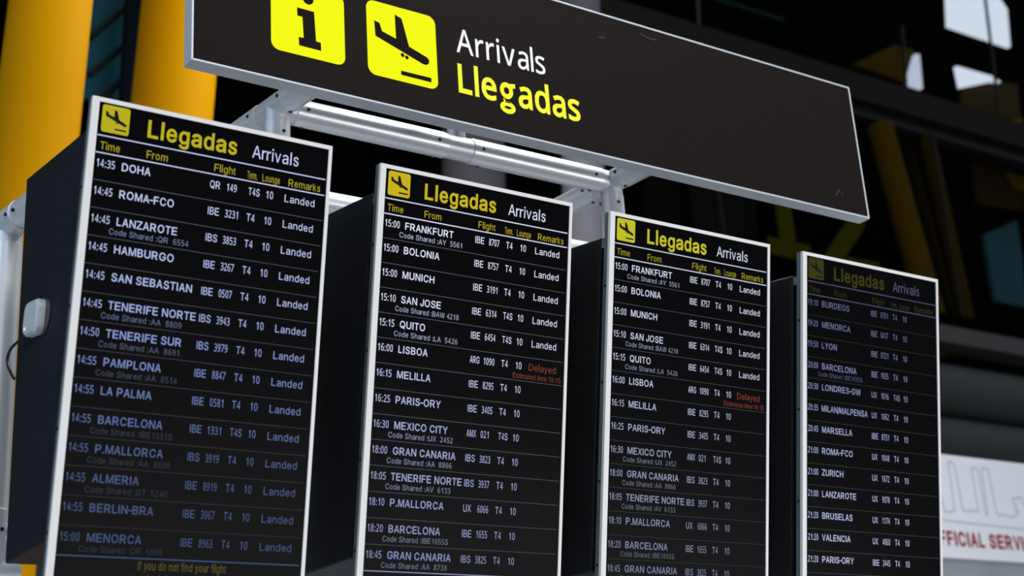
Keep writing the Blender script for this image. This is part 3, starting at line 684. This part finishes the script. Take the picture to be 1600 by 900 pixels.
O = lambda x, y, z: (x * U, y * U, CAM_H + z * U)
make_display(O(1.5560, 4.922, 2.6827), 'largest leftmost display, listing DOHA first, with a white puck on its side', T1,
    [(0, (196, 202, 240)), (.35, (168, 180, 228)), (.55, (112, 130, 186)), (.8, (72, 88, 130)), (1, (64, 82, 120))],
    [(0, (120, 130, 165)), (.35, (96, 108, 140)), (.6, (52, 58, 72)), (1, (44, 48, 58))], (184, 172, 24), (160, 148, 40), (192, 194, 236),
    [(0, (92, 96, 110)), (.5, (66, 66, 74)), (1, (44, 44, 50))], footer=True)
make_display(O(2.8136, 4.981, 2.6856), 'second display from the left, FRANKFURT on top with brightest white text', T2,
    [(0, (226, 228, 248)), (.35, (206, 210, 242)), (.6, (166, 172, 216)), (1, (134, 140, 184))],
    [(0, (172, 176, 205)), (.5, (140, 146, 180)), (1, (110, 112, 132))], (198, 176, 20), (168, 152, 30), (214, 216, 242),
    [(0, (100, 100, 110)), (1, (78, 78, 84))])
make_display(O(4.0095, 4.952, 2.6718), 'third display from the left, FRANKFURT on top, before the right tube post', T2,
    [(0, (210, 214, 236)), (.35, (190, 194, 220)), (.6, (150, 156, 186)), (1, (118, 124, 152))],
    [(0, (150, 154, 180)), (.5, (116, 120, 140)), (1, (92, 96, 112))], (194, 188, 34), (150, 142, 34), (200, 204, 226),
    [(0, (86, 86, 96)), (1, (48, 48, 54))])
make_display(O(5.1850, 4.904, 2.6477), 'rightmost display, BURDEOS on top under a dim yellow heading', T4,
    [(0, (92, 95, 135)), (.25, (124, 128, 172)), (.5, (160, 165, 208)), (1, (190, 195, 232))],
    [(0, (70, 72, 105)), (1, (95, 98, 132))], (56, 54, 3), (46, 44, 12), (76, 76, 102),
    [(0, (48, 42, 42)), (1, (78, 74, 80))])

# ------------------------------------------------------------------ tube frame
YP = 5.93 * U
J1, J2, JM = at(432, 172, YP), at(953, 279, YP), at(714, 229.5, YP)
zj = (J1.z + J2.z + JM.z) / 3
zj -= 0.0055
J1.z = J2.z = JM.z = zj
RT = 0.0466
fr = empty('tube_frame', (J2.x, YP, 0))
tag(fr, 'silver tube frame with posts, arms and cross tube carrying the big sign', 'frame')
FL = Vector(fr.location)
def part(name, segs, m, smooth=True, parent=None):
    b = bmesh.new()
    for s in segs: tube(b, Vector(s[0]) - FL, Vector(s[1]) - FL, s[2], 48, bev=0.0015)
    return obj(name, b, m, parent or fr, smooth=smooth)
YS = 5.30 * U                        # front of the big sign
STH = 0.0738 * YS / 4.756
YBK = 7.0 * U                        # rear line of the frame
vx = Vector((1, 0, 0)); vz = Vector((0, 0, 1)); vy = Vector((0, 1, 0))
ARM = Vector((-.16, .987, -.03))         # the arms run slightly askew
for J in (J1, J2):
    part('post', [(Vector((J.x, J.y, 0)), J - vz * 0.064, RT * 0.995)], M_ALU)
    part('base_plate', [(Vector((J.x, J.y, 0)), Vector((J.x, J.y, 0.012)), 0.12)], M_ALU)
    part('arm', [(J - ARM * 0.075, J - ARM * ((J.y - YS - STH - .01) / ARM.y), RT), (J + ARM * 0.075, J + ARM * ((YBK - J.y) / ARM.y), RT)], M_ALU)
    part('corner_fitting', [(J - ARM * .09, J + ARM * .09, RT * .955), (J + vz * .0, J - vz * .11, RT * .95), (J, J + vx * (.10 if J is J1 else -.10), RT * .95)], M_FIT)
cross_l = part('cross_tube', [(J1 + vx * 0.062, JM - vx * 0.055, RT * 1.02)], M_ALU)
cross_r = part('cross_tube', [(JM + vx * 0.050, J2 - vx * 0.058, RT * 1.02)], M_ALU)
part('middle_fitting', [(JM - vx * 0.10, JM + vx * 0.10, RT * .95), (JM, JM + vz * .11, RT * .72)], M_FIT)
part('stub_tube', [(JM + vz * .105, JM + vz * .40, RT * .72)], M_ALU)
part('sign_bracket', [(JM + vz * .36, Vector((JM.x, YS + STH, zj + .36)), RT * .5)], M_ALU)
zr = at(535, 322, YBK).z
part('rear_tube', [(Vector((J1.x - 0.30, YBK + .001, zr)), Vector((J2.x + 1.2, YBK + .001, zr)), RT)], M_ALU)
for J in (J1, J2):
    e_ = J + ARM * ((YBK - J.y) / ARM.y); part('rear_post', [(Vector((e_.x, YBK, 0)), Vector((e_.x, YBK, zj + .02)), RT * .98)], M_ALU)
# left post carrying the first display from behind
YL = 6.35 * U
K = at(13, 352, YL); K2 = at(-12, 835, YL); K2.x = K.x
part('post', [(Vector((K.x, YL, 0)), K - vz * .070, RT)], M_ALU)
part('corner_fitting', [(K + ARM * .12, K - ARM * .10, RT * 1.06), (K - vz * .085, K, RT * .95)], M_FIT)
part('corner_fitting', [(K2 - vz * .20, K2 + vz * .07, RT * 1.10), (K2 - vz * .115, Vector((at(27, 885, YL).x, YL, K2.z - .115)), RT * 1.05)], M_FIT)
hb = lambda z: 0
part('arm', [(K - ARM * .09, K - ARM * .22, RT * .99)], M_ALU)
part('cross_tube', [(K2, Vector((J1.x, YL, K2.z)), RT * .9)], M_ALU)

def screw(px, py, a, c, r, parent):
    """hexagon screw head where the photograph shows it on the tube a-c"""
    d = ray(px, py).normalized(); ax = (c - a).normalized(); m = CAM - a
    dp = d - ax * d.dot(ax); mp = m - ax * m.dot(ax)
    A = dp.dot(dp); B = 2 * dp.dot(mp); Cc = mp.dot(mp) - r * r; D = B * B - 4 * A * Cc
    if D < 0: D = 0
    p = CAM + d * ((-B - math.sqrt(D)) / (2 * A)); n = (p - a) - ax * (p - a).dot(ax); n.normalize()
    b = bmesh.new(); tube(b, p - n * .004 - FL, p + n * .0035 - FL, .0062, 6); obj('hex_screw', b, M_SCREW, parent)
    
for q in ((482, 171.5), (471, 199.5), (687, 218), (675, 245)): screw(*q, J1, JM, RT * 1.02, cross_l)
for q in ((756, 233), (746, 260.5), (932, 272), (921, 297)): screw(*q, JM, J2, RT * 1.02, cross_r)
arms = [c for c in fr.children if c.name.startswith('arm')]; posts = [c for c in fr.children if c.name.startswith('post')]
for q in ((433, 149.5), (387, 182), (454, 174.5)): screw(*q, J1, J1 + ARM, RT, arms[0])
for q in ((961, 268.5), (977, 290), (910, 298), (926.5, 316)): screw(*q, J2, J2 + ARM, RT, arms[1])
screw(443.5, 204.5, J1, J1 - vz, RT, posts[0])
for q in ((966.5, 315.5), (938.5, 318.5)): screw(*q, J2, J2 - vz, RT, posts[1])
for q in ((9, 335), (20, 328)): screw(*q, K, K + ARM, RT * 1.06, posts[2])
for q in ((3, 827), (8, 893)): screw(*q, K2, K2 + vz, RT * 1.1, posts[2])

# ------------------------------------------------------------------ big overhead sign
k = YS / 4.755939
sx0, sx1 = 1.8742 * k * U / 1.0, 5.5472 * k * U
k = YS / (4.755939)                  # metres per fitted unit
sx0, sx1, sz0, sz1 = 1.87422 * k, 5.54717 * k, CAM_H + 2.83302 * k, CAM_H + 3.59098 * k
SW, SH = sx1 - sx0, sz1 - sz0
sg = empty('overhead_sign', (sx0 + SW / 2, YS, sz0))
tag(sg, 'long brown-black overhead sign with yellow pictograms reading Arrivals Llegadas', 'sign')
SX = lambda u: -SW / 2 + u * SW
b = bmesh.new(); lip = 0.007
outer = [(SX(0), SH), (SX(1), SH), (SX(1), 0), (SX(0), 0)]
inner = [(SX(0) + lip, SH - lip), (SX(1) - lip, SH - lip), (SX(1) - lip, lip), (SX(0) + lip, lip)]
fb = bmesh.new()
for i in range(4):
    j = (i + 1) % 4; b = bmesh.new(); g = 0.0006
    prism(b, [Vector((p[0], 0, p[1])) for p in (outer[i], outer[j], inner[j], inner[i])], (0, STH, 0))
    bmesh.ops.bevel(b, geom=[e for e in b.edges if abs(e.verts[0].co.y) < 1e-6 and abs(e.verts[1].co.y) < 1e-6], offset=0.0012, segments=1, affect='EDGES')
    obj('edge_profile', b, M_SIGNEDGE, sg)
b = bmesh.new(); box(b, SX(0) + lip * .5, SX(1) - lip * .5, 0.0025, STH - .002, lip * .5, SH - lip * .5)
face = obj('face', b, M_SIGNFACE, sg)
def sxz(px, py):
    p = at(px, py, YS); return (p.x - sg.location.x, p.z - sg.location.z)
PL = lambda x, z: Vector((x, 0.0018, z)); PL2 = lambda x, z: Vector((x, 0.0013, z))
E_SY = emis('backlit_yellow', srgb(244, 250, 0), 1.0); E_SW = emis('backlit_white', srgb(250, 250, 250), 1.0); E_ST = emis('backlit_lemon', srgb(250, 252, 58), 1.0)
M_INK = mat('sign_brown_black_ink', (0.0095, 0.0068, 0.006, 1), 0.6, spec=0.03)
# information square
x0, z0 = sxz(424, 70); x1 = sxz(539, 60)[0]; zb_ = sxz(482, 89)[1]
sq = x1 - x0
b = bmesh.new(); poly(b, rounded(x0, x1, zb_, zb_ + sq, .115 * sq), PL); ip = obj('pictogram', b, E_SY, sg)
ip['label'] = 'yellow information pictogram'
b = bmesh.new()
iu = lambda a, c: (x0 + a * sq, zb_ + c * sq)
def ixz(px, py): return sxz(px, py)
I = [(464.3, 11), (491, 18.3), (494.3, 64.5), (501.6, 66.5), (502.2, 79.3), (467.8, 70.5), (467, 57.2), (474.8, 59), (472.8, 26), (465, 24)]
poly(b, [ixz(*p) for p in I], PL2)
cx, cz = ixz(481.5, -2); poly(b, [(cx + .076 * sq * math.cos(t * math.pi / 12), cz + .080 * sq * math.sin(t * math.pi / 12)) for t in range(24)], PL2)
obj('letter_i', b, M_INK, ip)
# landing pictogram
xa, xb = sxz(574, 60)[0], sxz(682.5, 80)[0]; zb2 = zb_; 
zbot = sxz(590, 117.5)[1]; zbot = (zbot + sxz(670, 137)[1]) / 2; ztop = (sxz(590, 3)[1] + sxz(665, 22)[1]) / 2
b = bmesh.new(); poly(b, rounded(xa, xb, zbot, ztop, .115 * (xb - xa)), PL); lp = obj('pictogram', b, E_SY, sg)
lp['label'] = 'yellow landing aeroplane pictogram'
b = bmesh.new()
PP = [(584.8, 31.5), (593.2, 35.2), (597.3, 48.3), (619.2, 60.2), (616.8, 22.3), (627.8, 28.8), (639.5, 72.5), (668, 89.8), (671, 94.5), (670.3, 99.5), (666.5, 101.5), (661, 99.8), (587, 55.5)]
poly(b, [sxz(*p) for p in PP], PL2)
poly(b, [sxz(*p) for p in ((627, 110), (674.3, 121.6), (674.5, 128.6), (627.2, 116.6))], PL2)
for c_ in ((629.4, 85.8), (636, 89.5)):
    x_, z_ = sxz(*c_); poly(b, [(x_ + .0070 * math.cos(t * math.pi / 9), z_ + .0075 * math.sin(t * math.pi / 9)) for t in range(18)], PL2)
obj('aeroplane', b, M_INK, lp)
# words
def words(s, pl_, pr_, ptop, m, bold, label):
    xl_, zl_ = sxz(*pl_); xr_, zr_ = sxz(*pr_); b = bmesh.new()
    cap = sxz(*ptop)[1] - (zl_ + zr_) / 2
    text(b, s, xl_, (zl_ + zr_) / 2, cap, PL, width=xr_ - xl_, font='B', bold=bold)
    o = obj('lettering', b, m, sg); o['label'] = label
words('Arrivals', (714, 81.0), (853, 116), (722, 46), E_SW, 5, 'white Arrivals lettering')
words('Llegadas', (717.5, 143.3), (908, 188.5), (715, 99.5), E_ST, 16, 'yellow Llegadas lettering')
# scratches in the face
b = bmesh.new()
for pts in ([(1001, 51), (1009, 57), (1016, 60), (1026, 62)], [(936, 57.5), (941, 58.2), (946, 57.6)], [(1306, 305), (1311, 299), (1313, 296)], [(1316, 303), (1317, 301)]):
    q = [sxz(*p) for p in pts]
    for (ax_, az_), (bx_, bz_) in zip(q, q[1:]):
        d = Vector((bx_ - ax_, bz_ - az_)); n = Vector((-d.y, d.x)).normalized() * .0006
        b.faces.new([b.verts.new(Vector((x, 0.0021, z))) for x, z in ((ax_ + n.x, az_ + n.y), (ax_ - n.x, az_ - n.y), (bx_ - n.x, bz_ - n.y), (bx_ + n.x, bz_ + n.y))])
obj('scratches', b, mat('scratch_grey', (0.16, 0.15, 0.14, 1), 0.6), face)

# ------------------------------------------------------------------ white puck on the first housing
hx = 1.556 * U + .010 * U                       # left face of the first housing
def on_side(px, py, off):
    r = ray(px, py); return CAM + r * ((hx - off) / r.x)
c0 = on_side(59.5, 497, .030); 
pu = empty('wireless_puck', on_side(62, 498, 0), (TILT, 0, 0))
tag(pu, 'small white rounded wireless puck on the black side of the first housing', 'sensor')
b = bmesh.new(); hw, hh2, th = .064, .049, .028
o2 = rounded(-hw, hw, -hh2, hh2, .030, 8)
r0 = [b.verts.new((-.004, y, z)) for y, z in o2]
r1 = [b.verts.new((-th * .75, y * .99, z * .99)) for y, z in o2]
r2 = [b.verts.new((-th, y * .90, z * .88)) for y, z in o2]
n = len(o2)
for A_, B_ in ((r0, r1), (r1, r2)):
    for i in range(n): b.faces.new([A_[i], A_[(i + 1) % n], B_[(i + 1) % n], B_[i]])
b.faces.new(r2); b.faces.new(list(reversed(r0))); bmesh.ops.recalc_face_normals(b, faces=b.faces[:])
obj('shell', b, mat('white_plastic', (0.62, 0.66, 0.70, 1), 0.35), pu, smooth=True)
b = bmesh.new(); tube(b, (-.0035, -.052, 0), (-.0006, -.052, 0), .052, 40); obj('mounting_disc', b, mat('black_disc', (0.020, 0.022, 0.025, 1), 0.35), pu)
b = bmesh.new(); tube(b, (-th - .0012, .036, -.028), (-th + .002, .036, -.028), .005, 12); obj('status_light', b, emis('status_white', srgb(235, 240, 245)), pu)
pm = Matrix.Translation(pu.location) @ Matrix.Rotation(TILT, 4, 'X'); pi_ = pm.inverted()
path = [on_side(*q) for q in ((47, 517, .016), (40, 524, .018), (28, 534, .022), (17, 545, .02), (12, 558, .02), (12, 570, .02), (17, 583, .02), (22, 592, .016))]
b = bmesh.new(); sweep(b, [pi_ @ p for p in smooth_path(path, 6)], .0042, 8); obj('cable', b, mat('black_cable', (0.004, 0.004, 0.005, 1), 0.5), pu, smooth=True)
